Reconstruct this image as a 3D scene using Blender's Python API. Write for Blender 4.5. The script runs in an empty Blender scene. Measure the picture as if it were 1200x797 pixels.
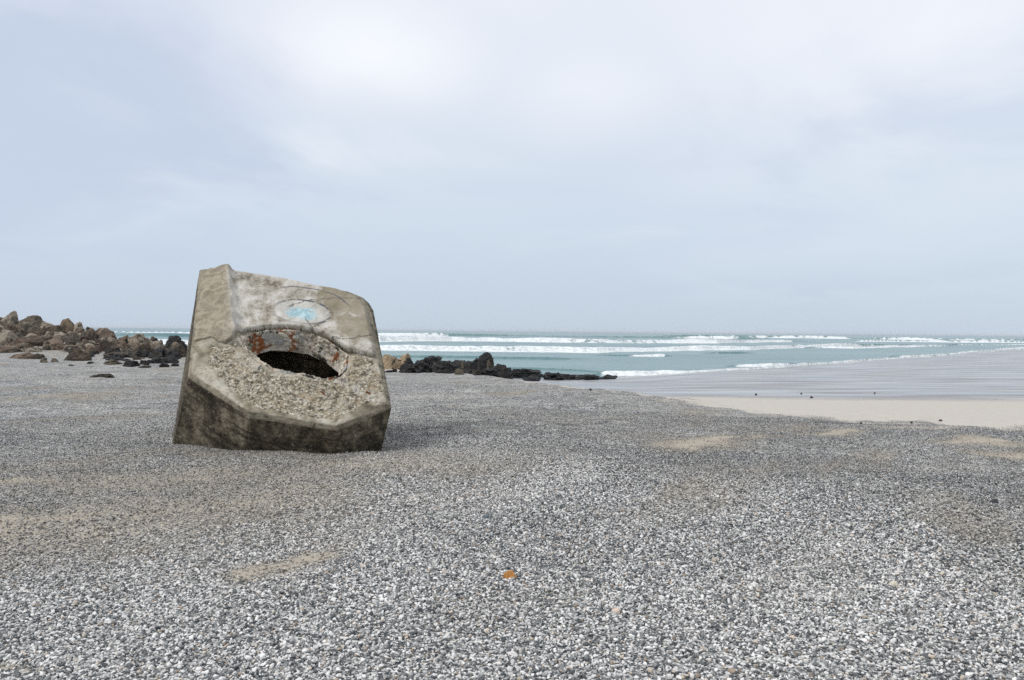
import bpy, bmesh, math, random
import numpy as np
from mathutils import Matrix, Vector
random.seed(7); rng = np.random.default_rng(11)
sc = bpy.context.scene
COL = sc.collection
R_ = math.radians

# ------------------------------------------------------------------ camera
EYE = 1.3; F = 933.33; ROLL = .0095; PITCH = .011
cf = np.array([0, math.cos(PITCH), -math.sin(PITCH)]); r0 = np.array([1, 0, 0.]); u0 = np.cross(r0, cf)
CR = math.cos(ROLL)*r0 + math.sin(ROLL)*u0; CU = math.cos(ROLL)*u0 - math.sin(ROLL)*r0
CC = np.array([0, 0, EYE])
def ray(px, py):
    d = cf + CR*(px-600)/F + CU*(398.5-py)/F
    return d/d[1]
def at(px, py, Y):
    return CC + ray(px, py)*Y
cam = bpy.data.cameras.new('camera'); camo = bpy.data.objects.new('camera', cam); COL.objects.link(camo)
cam.lens = 28; cam.sensor_width = 36; cam.clip_end = 20000; cam.clip_start = .05
m = Matrix.Identity(4)
for i in range(3):
    m[i][0] = CR[i]; m[i][1] = CU[i]; m[i][2] = -cf[i]; m[i][3] = CC[i]
camo.matrix_world = m
sc.camera = camo

# ------------------------------------------------------------------ noise
def _h(ix, iy, iz, s):
    n = (ix.astype(np.int64)*374761393 + iy.astype(np.int64)*668265263 + iz.astype(np.int64)*2147483647 + s*1274126177) & 0xffffffff
    n = ((n ^ (n >> 13))*1274126177) & 0xffffffff
    n = ((n ^ (n >> 16))*2246822519) & 0xffffffff
    n = n ^ (n >> 15)
    return (n & 0xffffff)/float(0xffffff)
def vn(p, s=0):
    f = np.floor(p); w = p-f; w = w*w*w*(w*(w*6-15)+10); i = f.astype(np.int64)
    x, y, z = i[..., 0], i[..., 1], i[..., 2]; a, b, c = w[..., 0], w[..., 1], w[..., 2]
    def L(dy, dz): return _h(x, y+dy, z+dz, s)*(1-a) + _h(x+1, y+dy, z+dz, s)*a
    return ((L(0, 0)*(1-b)+L(1, 0)*b)*(1-c) + (L(0, 1)*(1-b)+L(1, 1)*b)*c)*2-1
def fbm(p, octv=4, s=0, gain=.5):
    o = 0; a = 1; t = 0
    for k in range(octv):
        o = o + a*vn(p*(2.03**k)+k*17.3, s+k); t += a; a *= gain
    return o/t
def P3(x, y, z=0):
    x = np.asarray(x, float); return np.stack([x, np.asarray(y, float)+0*x, np.asarray(z, float)+0*x], -1)
def sstep(a, b, x):
    t = np.clip((x-a)/(b-a), 0, 1); return t*t*(3-2*t)

# ------------------------------------------------------------------ object helpers
def tag(o, label=None, cat=None, group=None, kind=None):
    if label: o['label'] = label
    if cat: o['category'] = cat
    if group: o['group'] = group
    if kind: o['kind'] = kind
    return o
def mesh_np(name, V, Q, mat, parent=None, smooth=True, attrs=None):
    me = bpy.data.meshes.new(name)
    V = np.asarray(V, np.float32); Q = np.asarray(Q, np.int32); k = Q.shape[1]
    me.vertices.add(len(V)); me.vertices.foreach_set('co', V.ravel())
    me.loops.add(Q.size); me.loops.foreach_set('vertex_index', Q.ravel())
    me.polygons.add(len(Q)); me.polygons.foreach_set('loop_start', np.arange(0, Q.size, k, dtype=np.int32))
    me.update(calc_edges=True)
    me.polygons.foreach_set('use_smooth', np.full(len(Q), smooth))
    for an, av in (attrs or {}).items():
        a = me.attributes.new(an, 'FLOAT', 'POINT'); a.data.foreach_set('value', np.asarray(av, np.float32))
    if mat: me.materials.append(mat)
    o = bpy.data.objects.new(name, me); COL.objects.link(o)
    if parent: o.parent = parent
    return o
def grid_faces(nr, nc, wrap=False):
    i = np.arange(nr*nc).reshape(nr, nc)
    if wrap: i = np.concatenate([i, i[:, :1]], 1)
    return np.stack([i[:-1, :-1].ravel(), i[:-1, 1:].ravel(), i[1:, 1:].ravel(), i[1:, :-1].ravel()], 1)

# ------------------------------------------------------------------ node helper
class NT:
    def __init__(s, name, world=False):
        if world:
            s.m = bpy.data.worlds.new(name)
        else:
            s.m = bpy.data.materials.new(name)
        s.m.use_nodes = True; s.t = s.m.node_tree; s.t.nodes.clear()
    def n(s, typ, ins=None, **kw):
        nd = s.t.nodes.new(typ)
        for k, v in kw.items(): setattr(nd, k, v)
        for k, v in (ins or {}).items():
            sock = nd.inputs[k]
            if isinstance(v, bpy.types.NodeSocket): s.t.links.new(v, sock)
            else: sock.default_value = v
        return nd
    def math(s, op, a, b=0, c=0, clamp=False):
        nd = s.n('ShaderNodeMath', {0: a, 1: b, 2: c}, operation=op, use_clamp=clamp); return nd.outputs[0]
    def vmath(s, op, a, b=(0, 0, 0)):
        nd = s.n('ShaderNodeVectorMath', {0: a, 1: b}, operation=op); return nd.outputs[0]
    def mix(s, f, a, b, blend='MIX'):
        nd = s.n('ShaderNodeMix', data_type='RGBA', blend_type=blend)
        for sock, v in ((nd.inputs[0], f), (nd.inputs[6], a), (nd.inputs[7], b)):
            if isinstance(v, bpy.types.NodeSocket): s.t.links.new(v, sock)
            else: sock.default_value = v if not isinstance(v, tuple) or len(v) == 4 else (*v, 1)
        return nd.outputs[2]
    def noise(s, vec, scale, detail=4, rough=.55, dist=0):
        return s.n('ShaderNodeTexNoise', {'Vector': vec, 'Scale': scale, 'Detail': detail, 'Roughness': rough, 'Distortion': dist}).outputs[0]
    def ramp(s, fac, stops, interp='LINEAR'):
        nd = s.n('ShaderNodeValToRGB', {0: fac}); cr = nd.color_ramp; cr.interpolation = interp
        while len(cr.elements) > 1: cr.elements.remove(cr.elements[-1])
        for i, (p, c) in enumerate(stops):
            e = cr.elements[0] if i == 0 else cr.elements.new(p)
            e.position = p; c = c if isinstance(c, tuple) else (c, c, c); e.color = (*c, 1)
        return nd.outputs[0]
    def sst(s, x, a, b):
        return s.n('ShaderNodeMapRange', {0: x, 1: a, 2: b, 3: 0., 4: 1.}, interpolation_type='SMOOTHSTEP').outputs[0]
    def attr(s, name, typ='GEOMETRY'):
        return s.n('ShaderNodeAttribute', attribute_name=name, attribute_type=typ).outputs['Fac']
    def bump(s, h, dist, strength=1, nrm=None):
        ins = {'Height': h, 'Distance': dist, 'Strength': strength}
        if nrm: ins['Normal'] = nrm
        return s.n('ShaderNodeBump', ins).outputs[0]
    def out(s, col, rough=.8, nrm=None, spec=.5, **kw):
        ins = {'Base Color': col if isinstance(col, bpy.types.NodeSocket) else (*col, 1), 'Roughness': rough, 'Specular IOR Level': spec}
        if nrm: ins['Normal'] = nrm
        ins.update(kw)
        b = s.n('ShaderNodeBsdfPrincipled', ins)
        s.n('ShaderNodeOutputMaterial', {'Surface': b.outputs[0]})
        return s.m
    def coord(s, which='Object'):
        return s.n('ShaderNodeTexCoord').outputs[which]

# ------------------------------------------------------------------ terrain
SEA = -1.2
PX = np.array([-900, -400, 0, 200, 330, 480, 545, 610, 680, 760, 880, 1000, 1100, 1200, 1500, 2000.])
YB = np.array([40, 38, 36, 30, 27, 25.6, 24.6, 21.2, 18.7, 16, 13.6, 12.2, 11.6, 11.2, 11, 12.])
YW = np.array([60, 52, 46, 42, 36, 31, 28.5, 24.5, 22, 20.2, 20.5, 20.5, 20.5, 20.5, 21, 24.])
YS = np.array([80, 70, 60, 54, 50, 46, 44, 42, 42, 46, 60, 76, 105, 170, 300, 500.])
TP = np.arctan((PX-600)/F); CP = np.cos(TP)
def radii(phi):
    p = np.clip(phi, TP[0], TP[-1])
    return np.interp(p, TP, YB/CP), np.interp(p, TP, YW/CP), np.interp(p, TP, YS/CP)
# plan positions of sandy patches in the shingle: photo centre and size
SEG = [(0, 570, 143, 565, 7, .75), (22, 580, 122, 568, 6, .5), (0, 611, 100, 607, 12, .85), (56, 602, 161, 596, 8, .55), (143, 641, 261, 611, 12, .6), (257, 667, 348, 646, 10, .95), (348, 646, 400, 624, 9, .45),
       (204, 533, 400, 535, 8, .6), (70, 548, 187, 533, 6, .55), (109, 796, 183, 774, 10, .95), (-30, 778, 26, 774, 8, .8), (150, 560, 420, 548, 14, .42), (420, 566, 560, 548, 9, .35),
       (783, 524, 850, 514, 8, 1.0), (879, 517, 908, 514, 5, .7), (967, 510, 992, 506.5, 5, 1.0), (1117, 521, 1171, 518, 6, 1.0), (1179, 538, 1215, 534, 9, 1.1), (1033, 501, 1137, 501, 4, .7), (917, 502, 950, 500, 4, .7),
       (804, 484, 837, 482, 3, .6), (700, 520, 780, 508, 6, .4), (820, 560, 900, 545, 10, .3), (100, 492, 200, 486, 4, .5), (-20, 500, 110, 494, 4, .4), (-20, 630, 330, 580, 46, .7), (120, 562, 520, 543, 30, .65), (-40, 560, 120, 540, 16, .5), (420, 600, 560, 575, 24, .3), (500, 740, 620, 715, 20, .2), (880, 700, 1000, 670, 22, .2), (620, 490, 900, 500, 14, .3), (740, 606, 860, 586, 12, .25), (1000, 560, 1120, 545, 9, .3)]
def flat_hit(px, py):
    d = ray(px, py); return CC + d*(-EYE/d[2])
PC = []
for x1, y1, x2, y2, h_, k in SEG:
    a = flat_hit(x1, y1); b = flat_hit(x2, y2); Ym = (a[1]+b[1])/2
    PC.append((a[:2], b[:2], h_*Ym*Ym/(F*EYE)*.62, k))
def zones(x, y):
    """sandy and wet shares of the ground at plan positions"""
    r = np.hypot(x, y); phi = np.arctan2(x, y); rB, rW, rS = radii(phi)
    n1 = fbm(P3(x*.55, y*.55), 4, 3); n2 = fbm(P3(x*2.2, y*2.2), 3, 9)
    s = sstep(-.08, .07, r/rB-1+n1*.08+n2*.09)
    # drifts of sand between the gravel, drawn out along the beach
    u = (x*.5+y*.87); v = (-x*.87+y*.5)
    st = fbm(P3(u*.35, v*1.1), 4, 21)
    s = np.maximum(s, .5*sstep(.15, .6, st)*sstep(3.4, 5.5, r))
    n3 = fbm(P3(x*6, y*6), 3, 14)
    wx = x+.25*n1+.1*n2; wy = y+.45*fbm(P3(x*.8+5, y*.8), 3, 15)+.12*n2
    for a, b, h_, k in PC:
        e = b-a; t_ = np.clip(((wx-a[0])*e[0]+(wy-a[1])*e[1])/(e@e), 0, 1)
        d = np.hypot(wx-a[0]-t_*e[0], wy-a[1]-t_*e[1])/h_
        d = d*(.75+.6*np.abs(t_-.5)) + .5*n2+.35*n3
        s = np.maximum(s, k*.86*(1-sstep(-.2, 2.3, d)))
    s = np.where((phi < -.25) & (r > rB*.9), s*.45, s)
    w = sstep(-.09, .07, r/rW-1+fbm(P3(x*.25, y*.5), 4, 33)*.06)
    return s, w
FX = [-300, 0, 150, 300, 450, 600, 800, 950, 1100, 1200, 1500]; FY = [690, 650, 615, 580, 552, 542, 556, 590, 628, 655, 720]
_fp = np.array([flat_hit(a, b)[:2] for a, b in zip(FX, FY)])
def finer(x, y):
    """share of fine dark gravel: the coarse pale shingle lies below a line across the beach"""
    a = np.arctan2(x, np.maximum(y, .01)); rl = np.interp(a, np.arctan2(_fp[:, 0], _fp[:, 1]), np.hypot(_fp[:, 0], _fp[:, 1]))
    q = np.hypot(x, y)/rl-1+.35*fbm(P3(x*.5, y*.5), 3, 18)+.25*fbm(P3(x*2.1, y*1.2), 3, 19)
    return sstep(-.25, .35, q)
def tz(x, y):
    r = np.hypot(x, y); phi = np.arctan2(x, y); rB, rW, rS = radii(phi)
    z = 0
    for k in (.96, 1, 1.04):
        q = r*k
        a = np.where(q < rB, 0, np.where(q < rW, -.35*(q-rB)/(rW-rB), np.where(q < rS, -.35+(SEA+.35)*(q-rW)/(rS-rW), SEA-(q-rS)*.03)))
        z = z+a/3
    z = np.maximum(z, SEA-4)
    # rise under the rocky outcrop on the left
    t = 600+F*np.tan(np.clip(phi, -1.2, 1.2))
    amp = np.interp(t, [-600, 80, 120, 165, 220, 330, 440], [1.1, 1, .6, .42, .3, .1, 0])
    Y = np.maximum(y, 1)
    z = z + amp*np.interp(Y, [36, 47, 50, 62], [0, 1.45, 1.45, 0])*(y > 0)
    inl = 1-sstep(.9, 1.3, r/rB)
    z = z + inl*(.04*fbm(P3(x*.35, y*.6), 3, 40)+.018*fbm(P3(x*1.7, y*1.7), 3, 44)) + (1-inl)*.01*fbm(P3(x*.3, y*.3), 3, 47)*sstep(1, 1.3, r/rB)
    far = sstep(3.5, 6, r)*inl
    rg = fbm(P3((x*.5+y*.87)*.45, (-x*.87+y*.5)*.9+.3*x), 3, 52)
    z = z + far*.07*(1-np.abs(rg)*3).clip(0, 1)*sstep(-.3, .2, fbm(P3(x*.25, y*.25), 2, 53)) + far*.035*fbm(P3(x*.9, y*1.3), 3, 54)
    # gravel banked round the foot of the block
    d = np.hypot((x+2.5)/1.9, (y-9.3)/1.4)
    z = z + (.03+.06*fbm(P3(x*1.6, y*1.6), 3, 55))*np.exp(-((d-1)/.3)**2)
    return z
def tz1(x, y): return float(tz(np.array([x]), np.array([y]))[0])
def hit(px, py, y0=2.0):
    d = ray(px, py); Y = np.geomspace(y0, 300, 4000); X = d[0]*Y
    g = EYE+d[2]*Y-tz(X, Y); i = np.argmax(g < 0)
    if not (g < 0).any(): i = len(Y)-1
    return np.array([X[i], Y[i], tz1(X[i], Y[i])])

# ------------------------------------------------------------------ materials
def ground_mat():
    t = NT('beach_ground_surface'); v = t.coord()
    # speckled shingle: cells of mixed stone colours at several sizes
    def speck(sc_, seedoff):
        vo = t.n('ShaderNodeTexVoronoi', {'Vector': t.vmath('ADD', v, (seedoff, seedoff*2, 0)), 'Scale': sc_}, voronoi_dimensions='2D')
        return vo
    v1 = speck(95, 0); v2 = speck(48, 5); v3 = speck(11, 9)
    def grey(vo):
        sep = t.n('ShaderNodeSeparateColor', {0: vo.outputs['Color']})
        return sep.outputs[0]
    g = t.math('ADD', t.math('MULTIPLY', grey(v1), .62), t.math('ADD', t.math('MULTIPLY', grey(v2), .33), t.math('MULTIPLY', grey(v3), .05)))
    big = t.noise(v, .8, 4); fine = t.noise(v, 5, 3)
    g = t.math('ADD', g, t.math('MULTIPLY', t.math('SUBTRACT', fine, .5), .35))
    g = t.math('ADD', g, t.math('MULTIPLY', t.math('SUBTRACT', big, .5), .3))
    fz = t.attr('fine')
    stk = t.noise(t.vmath('MULTIPLY', v, (.35, 1.6, 1)), 1.3, 5, .62); stk2 = t.noise(t.vmath('MULTIPLY', v, (2.2, 7, 1)), 1.3, 4, .6)
    g = t.math('SUBTRACT', g, t.math('MULTIPLY', fz, .06))
    g = t.math('ADD', g, t.math('MULTIPLY', fz, t.math('ADD', t.math('MULTIPLY', t.math('SUBTRACT', stk, .5), .55), t.math('MULTIPLY', t.math('SUBTRACT', stk2, .5), .4))))  # streaked gravel tone, also painting the shading of low ridges
    gr = t.ramp(g, [(.2, (.07, .078, .085)), (.35, (.18, .187, .19)), (.5, (.345, .35, .345)), (.64, (.54, .54, .525)), (.8, (.78, .77, .75))])
    gr = t.mix(t.math('MULTIPLY', t.math('MULTIPLY', fz, t.sst(stk, .35, .65)), .35), gr, (.235, .212, .172))
    sn = t.noise(v, 9, 5, .65); sn2 = t.noise(v, 160, 2)
    sand = t.mix(sn, (.42, .39, .345), (.58, .545, .495))
    sand = t.mix(t.math('MULTIPLY', t.sst(sn2, .5, .75), .35), sand, (.2, .18, .15))
    sand = t.mix(t.math('MULTIPLY', t.attr('drift'), .6), sand, (.33, .28, .205))
    sa = t.attr('sand'); wa = t.attr('wet')
    sm = t.math('ADD', sa, t.math('MULTIPLY', t.math('SUBTRACT', t.math('ADD', t.math('MULTIPLY', grey(v1), .6), t.math('MULTIPLY', fine, .4)), .5), .9))
    smask = t.math('MULTIPLY', t.sst(sm, .3, .7), t.sst(sa, 0., .15))
    c = t.mix(smask, gr, sand)
    wn = t.noise(t.vmath('MULTIPLY', v, (.25, 1.2, 1)), 1, 5, .6)
    wetc = t.mix(t.sst(wn, .3, .7), (.12, .118, .12), (.36, .35, .34))
    wst = t.noise(t.vmath('MULTIPLY', v, (.13, .7, 1)), 1.5, 6, .6)
    wetc = t.mix(t.math('MULTIPLY', t.sst(wst, .46, .68), .4), wetc, (.10, .10, .105))
    c = t.mix(wa, c, wetc)
    tl = t.math('MULTIPLY', t.sst(wa, .02, .3), t.sst(wa, 1.0, .7))
    spk = t.math('MULTIPLY', t.sst(t.noise(v, 7, 3, .6), .62, .68), t.math('ADD', .1, t.math('MULTIPLY', tl, .9)))
    c = t.mix(t.math('MULTIPLY', spk, t.sst(t.math('ADD', wa, sa), .6, .95)), c, (.06, .055, .05))
    rough = t.math('SUBTRACT', .85, t.math('MULTIPLY', wa, t.math('ADD', .40, t.math('MULTIPLY', t.sst(wst, .7, .36), .3))))
    h = t.math('MULTIPLY', t.math('SUBTRACT', 1, t.n('ShaderNodeTexVoronoi', {'Vector': v, 'Scale': 70.}, voronoi_dimensions='2D').outputs['Distance']), t.math('SUBTRACT', 1, smask))
    h = t.math('ADD', h, t.math('MULTIPLY', sn, .8))
    n = t.bump(h, .012, t.math('SUBTRACT', .8, t.math('MULTIPLY', wa, .77)))
    spec = t.math('ADD', .15, t.math('MULTIPLY', wa, .6))
    return t.out(c, rough, n, spec)
def pebble_mat():
    t = NT('mixed_shingle_stone')
    a = t.attr('pcol', 'INSTANCER'); b = t.attr('ptint', 'INSTANCER')
    v = t.coord()
    c = t.ramp(a, [(0, (.026, .031, .036)), (.18, (.065, .074, .082)), (.38, (.185, .193, .195)), (.57, (.40, .402, .395)), (.78, (.71, .70, .68)), (1, (.90, .885, .86))])
    c = t.mix(t.sst(b, .93, .96), c, t.mix(a, (.22, .15, .09), (.66, .54, .40)))
    c = t.mix(t.math('MULTIPLY', t.attr('psand', 'INSTANCER'), .75), c, t.mix(a, (.16, .13, .09), (.46, .40, .31)))
    n = t.noise(v, 2.5, 3)
    c = t.mix(t.math('MULTIPLY', n, .55), c, t.mix(a, (.06, .065, .07), (.5, .5, .5)))
    return t.out(c, .62, None, .35)
def rock_mat(name, cols, dark, darkamt, bump=.05, rough=.85, scale=1.0, lichen=None):
    t = NT(name); v = t.n('ShaderNodeNewGeometry').outputs['Position']
    n1 = t.noise(v, 1.1*scale, 5, .6); n2 = t.noise(v, 7*scale, 5, .65); n3 = t.noise(v, 30*scale, 3)
    rnd = t.n('ShaderNodeObjectInfo').outputs['Random']
    m = t.math('ADD', t.math('MULTIPLY', n1, .55), t.math('ADD', t.math('MULTIPLY', n2, .35), t.math('MULTIPLY', t.math('SUBTRACT', rnd, .5), .4)))
    m = t.math('ADD', m, .05)
    c = t.ramp(m, [(.28, cols[0]), (.45, cols[1]), (.62, cols[2])])
    c = t.mix(t.math('MULTIPLY', t.sst(t.noise(v, 2.6*scale, 6, .7), .5, .62), darkamt), c, dark)
    c = t.mix(t.math('MULTIPLY', t.sst(n3, .5, .75), .45), c, dark)
    if lichen: c = t.mix(t.math('MULTIPLY', t.sst(t.noise(v, 4.3*scale, 5, .6), .56, .66), .7), c, lichen)
    h = t.math('ADD', t.math('MULTIPLY', n2, .7), t.math('MULTIPLY', n3, .3))
    return t.out(c, rough, t.bump(h, bump), .3)
M_ground = ground_mat(); M_pebble = pebble_mat()
M_granite = rock_mat('brown_granite', [(.055, .046, .036), (.16, .132, .10), (.33, .28, .22)], (.03, .027, .025), .8, .09, lichen=(.36, .33, .26))
M_rust = rock_mat('rust_brown_granite', [(.045, .034, .026), (.125, .092, .066), (.23, .175, .13)], (.022, .02, .018), .8, .09)
M_tan = rock_mat('tan_granite', [(.12, .088, .055), (.27, .20, .125), (.44, .35, .24)], (.05, .04, .03), .55, .08)
M_ochre = rock_mat('ochre_granite', [(.08, .06, .042), (.21, .16, .105), (.37, .295, .205)], (.03, .026, .022), .7, .09)
M_weed = rock_mat('dark_weedy_stone', [(.008, .008, .009), (.015, .015, .016), (.035, .034, .034)], (.006, .006, .007), .8, .12, .55, 1.6, lichen=(.055, .058, .066))
M_olive = rock_mat('olive_weedy_stone', [(.03, .027, .022), (.075, .062, .045), (.13, .11, .08)], (.015, .014, .012), .8, .1, .7, 1.4)

# ------------------------------------------------------------------ beach ground sheet
ph = np.concatenate([np.linspace(-math.pi, -.86, 60, endpoint=False), np.linspace(-.86, .86, 620), np.linspace(.86, math.pi, 62)[1:-1]])
rr = [.25]
while rr[-1] < 60: rr.append(rr[-1]*(1.03 if rr[-1] < 1.8 else 1.0075))
while rr[-1] < 260: rr.append(rr[-1]*1.02)
while rr[-1] < 9000: rr.append(rr[-1]*1.35)
rr = np.array(rr)
RRg, PHg = np.meshgrid(rr, ph, indexing='ij')
X = RRg*np.sin(PHg); Y = RRg*np.cos(PHg); Z = tz(X, Y); S, W = zones(X, Y)
V = np.stack([X, Y, Z], -1).reshape(-1, 3); Q = grid_faces(len(rr), len(ph), True)[:, ::-1]
c0 = len(V); V = np.vstack([V, [[0, 0, 0.]]])
ground = mesh_np('beach_ground', V, Q, M_ground, attrs={'sand': np.append(S.ravel(), 0), 'wet': np.append(W.ravel(), 0), 'fine': np.append(finer(X, Y).ravel(), 0), 'drift': np.append((RRg < radii(PHg)[0]*.93).astype(float).ravel(), 0)})
tag(ground, kind='structure', label='grey shingle beach running down to pale wet sand')

# ------------------------------------------------------------------ shingle (uncountable): many small stones
protos = bpy.data.collections.new('shingle_shapes')
for k in range(7):
    bm = bmesh.new(); bmesh.ops.create_icosphere(bm, subdivisions=2, radius=.5)
    co = np.array([v.co[:] for v in bm.verts])
    for j in range(7):
        n = rng.normal(size=3); n /= np.linalg.norm(n); d = rng.uniform(.27, .42)
        e = np.maximum(0, co@n-d); co = co-e[:, None]*n
    co = co*np.array([1.15, .85, rng.uniform(.5, .75)]) + .03*np.stack([vn(co*3+k*9, 5), vn(co*3+k*9, 6), vn(co*3+k*9, 7)], -1)
    for v_, c_ in zip(bm.verts, co): v_.co = c_
    me = bpy.data.meshes.new('stone'); bm.to_mesh(me); bm.free()
    me.polygons.foreach_set('use_smooth', np.full(len(me.polygons), k % 2 == 0)); me.materials.append(M_pebble)
    protos.objects.link(bpy.data.objects.new('stone', me))
def scatter(r1, r2, dens, med, sig, ang=.86):
    n = int(ang*(r2*r2-r1*r1)*dens)
    r = np.sqrt(rng.uniform(r1*r1, r2*r2, n)); p = rng.uniform(-ang, ang, n)
    x = r*np.sin(p); y = r*np.cos(p)
    d = np.exp(rng.normal(math.log(med), sig, n))
    return x, y, np.clip(d, .004, .03)
parts = [scatter(2.1, 5.5, 8000, .0118, .32), scatter(5.5, 9, 5200, .0130, .33), scatter(9, 13, 2600, .0135, .3), scatter(13, 20, 420, .0145, .3)]
x = np.concatenate([p[0] for p in parts]); y = np.concatenate([p[1] for p in parts]); d = np.concatenate([p[2] for p in parts])
s, w = zones(x, y)
keep = rng.uniform(0, 1, len(x)) > np.clip(s*1.12-.02, 0, .985)
rb = radii(np.arctan2(x, y))[0]
keep &= (np.hypot(x, y) < rb*1.08)
# no loose stones inside the concrete block
x, y, d, s = x[keep], y[keep], d[keep], s[keep]
fz = finer(x, y); d = d*(1-.36*fz)
z = tz(x, y)+d*.12+rng.uniform(0, .005, len(x))
tone = fbm(P3(x*.6, y*.6), 3, 60)+.8*fbm(P3((x*.5+y*.87)*.3, (-x*.87+y*.5)*1.6), 3, 61)
col = np.clip(rng.beta(.82, .86, len(x))*.97+.12*tone+.05-fz*(.19+.10*fbm(P3(x*.35, y*1.6), 3, 62)), 0, 1)  # stretched tone streaks stand in for relief shading here too
me = bpy.data.meshes.new('shingle'); me.vertices.add(len(x)); me.vertices.foreach_set('co', np.stack([x, y, z], 1).astype(np.float32).ravel())
def addattr(me, name, typ, val, key='value'):
    a = me.attributes.new(name, typ, 'POINT'); a.data.foreach_set(key, np.asarray(val, np.float32).ravel())
addattr(me, 'pcol', 'FLOAT', col); addattr(me, 'ptint', 'FLOAT', rng.uniform(0, 1, len(x)))
addattr(me, 'pscl', 'FLOAT', d); addattr(me, 'psand', 'FLOAT', np.clip(s*1.1+.12*sstep(.1, .5, fbm(P3((x*.5+y*.87)*.3, (-x*.87+y*.5)*1.1), 3, 63)), 0, 1))
addattr(me, 'prot', 'FLOAT_VECTOR', np.stack([rng.normal(0, .5, len(x)), rng.normal(0, .5, len(x)), rng.uniform(0, 6.28, len(x))], 1), 'vector')
shingle = bpy.data.objects.new('shingle', me); COL.objects.link(shingle)
tag(shingle, 'loose grey, white and black pebbles covering the beach', None, None, 'stuff')
ng = bpy.data.node_groups.new('scatter_stones', 'GeometryNodeTree')
ng.interface.new_socket('Geometry', in_out='INPUT', socket_type='NodeSocketGeometry'); ng.interface.new_socket('Geometry', in_out='OUTPUT', socket_type='NodeSocketGeometry')
gi = ng.nodes.new('NodeGroupInput'); go = ng.nodes.new('NodeGroupOutput')
ip = ng.nodes.new('GeometryNodeInstanceOnPoints'); ci = ng.nodes.new('GeometryNodeCollectionInfo')
ci.inputs['Collection'].default_value = protos; ci.inputs['Separate Children'].default_value = True; ci.inputs['Reset Children'].default_value = True
def named(nm, typ):
    nd = ng.nodes.new('GeometryNodeInputNamedAttribute'); nd.data_type = typ; nd.inputs[0].default_value = nm; return nd.outputs[0]
L = ng.links.new
L(gi.outputs[0], ip.inputs['Points']); L(ci.outputs[0], ip.inputs['Instance']); ip.inputs['Pick Instance'].default_value = True
e2r = ng.nodes.new('FunctionNodeEulerToRotation'); L(named('prot', 'FLOAT_VECTOR'), e2r.inputs[0]); L(e2r.outputs[0], ip.inputs['Rotation'])
L(named('pscl', 'FLOAT'), ip.inputs['Scale']); L(ip.outputs[0], go.inputs[0])
md = shingle.modifiers.new('scatter', 'NODES'); md.node_group = ng
print('shingle stones', len(x))

# ------------------------------------------------------------------ sea
def sea_hit(px, py):
    d = ray(px, py); return CC + d*((SEA-EYE)/d[2])
def curve(pts):
    """photo points on the water -> azimuth, radius tables"""
    w_ = [sea_hit(*p[:2]) for p in pts]
    return np.array([math.atan2(a[0], a[1]) for a in w_]), np.array([math.hypot(a[0], a[1]) for a in w_])
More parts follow.
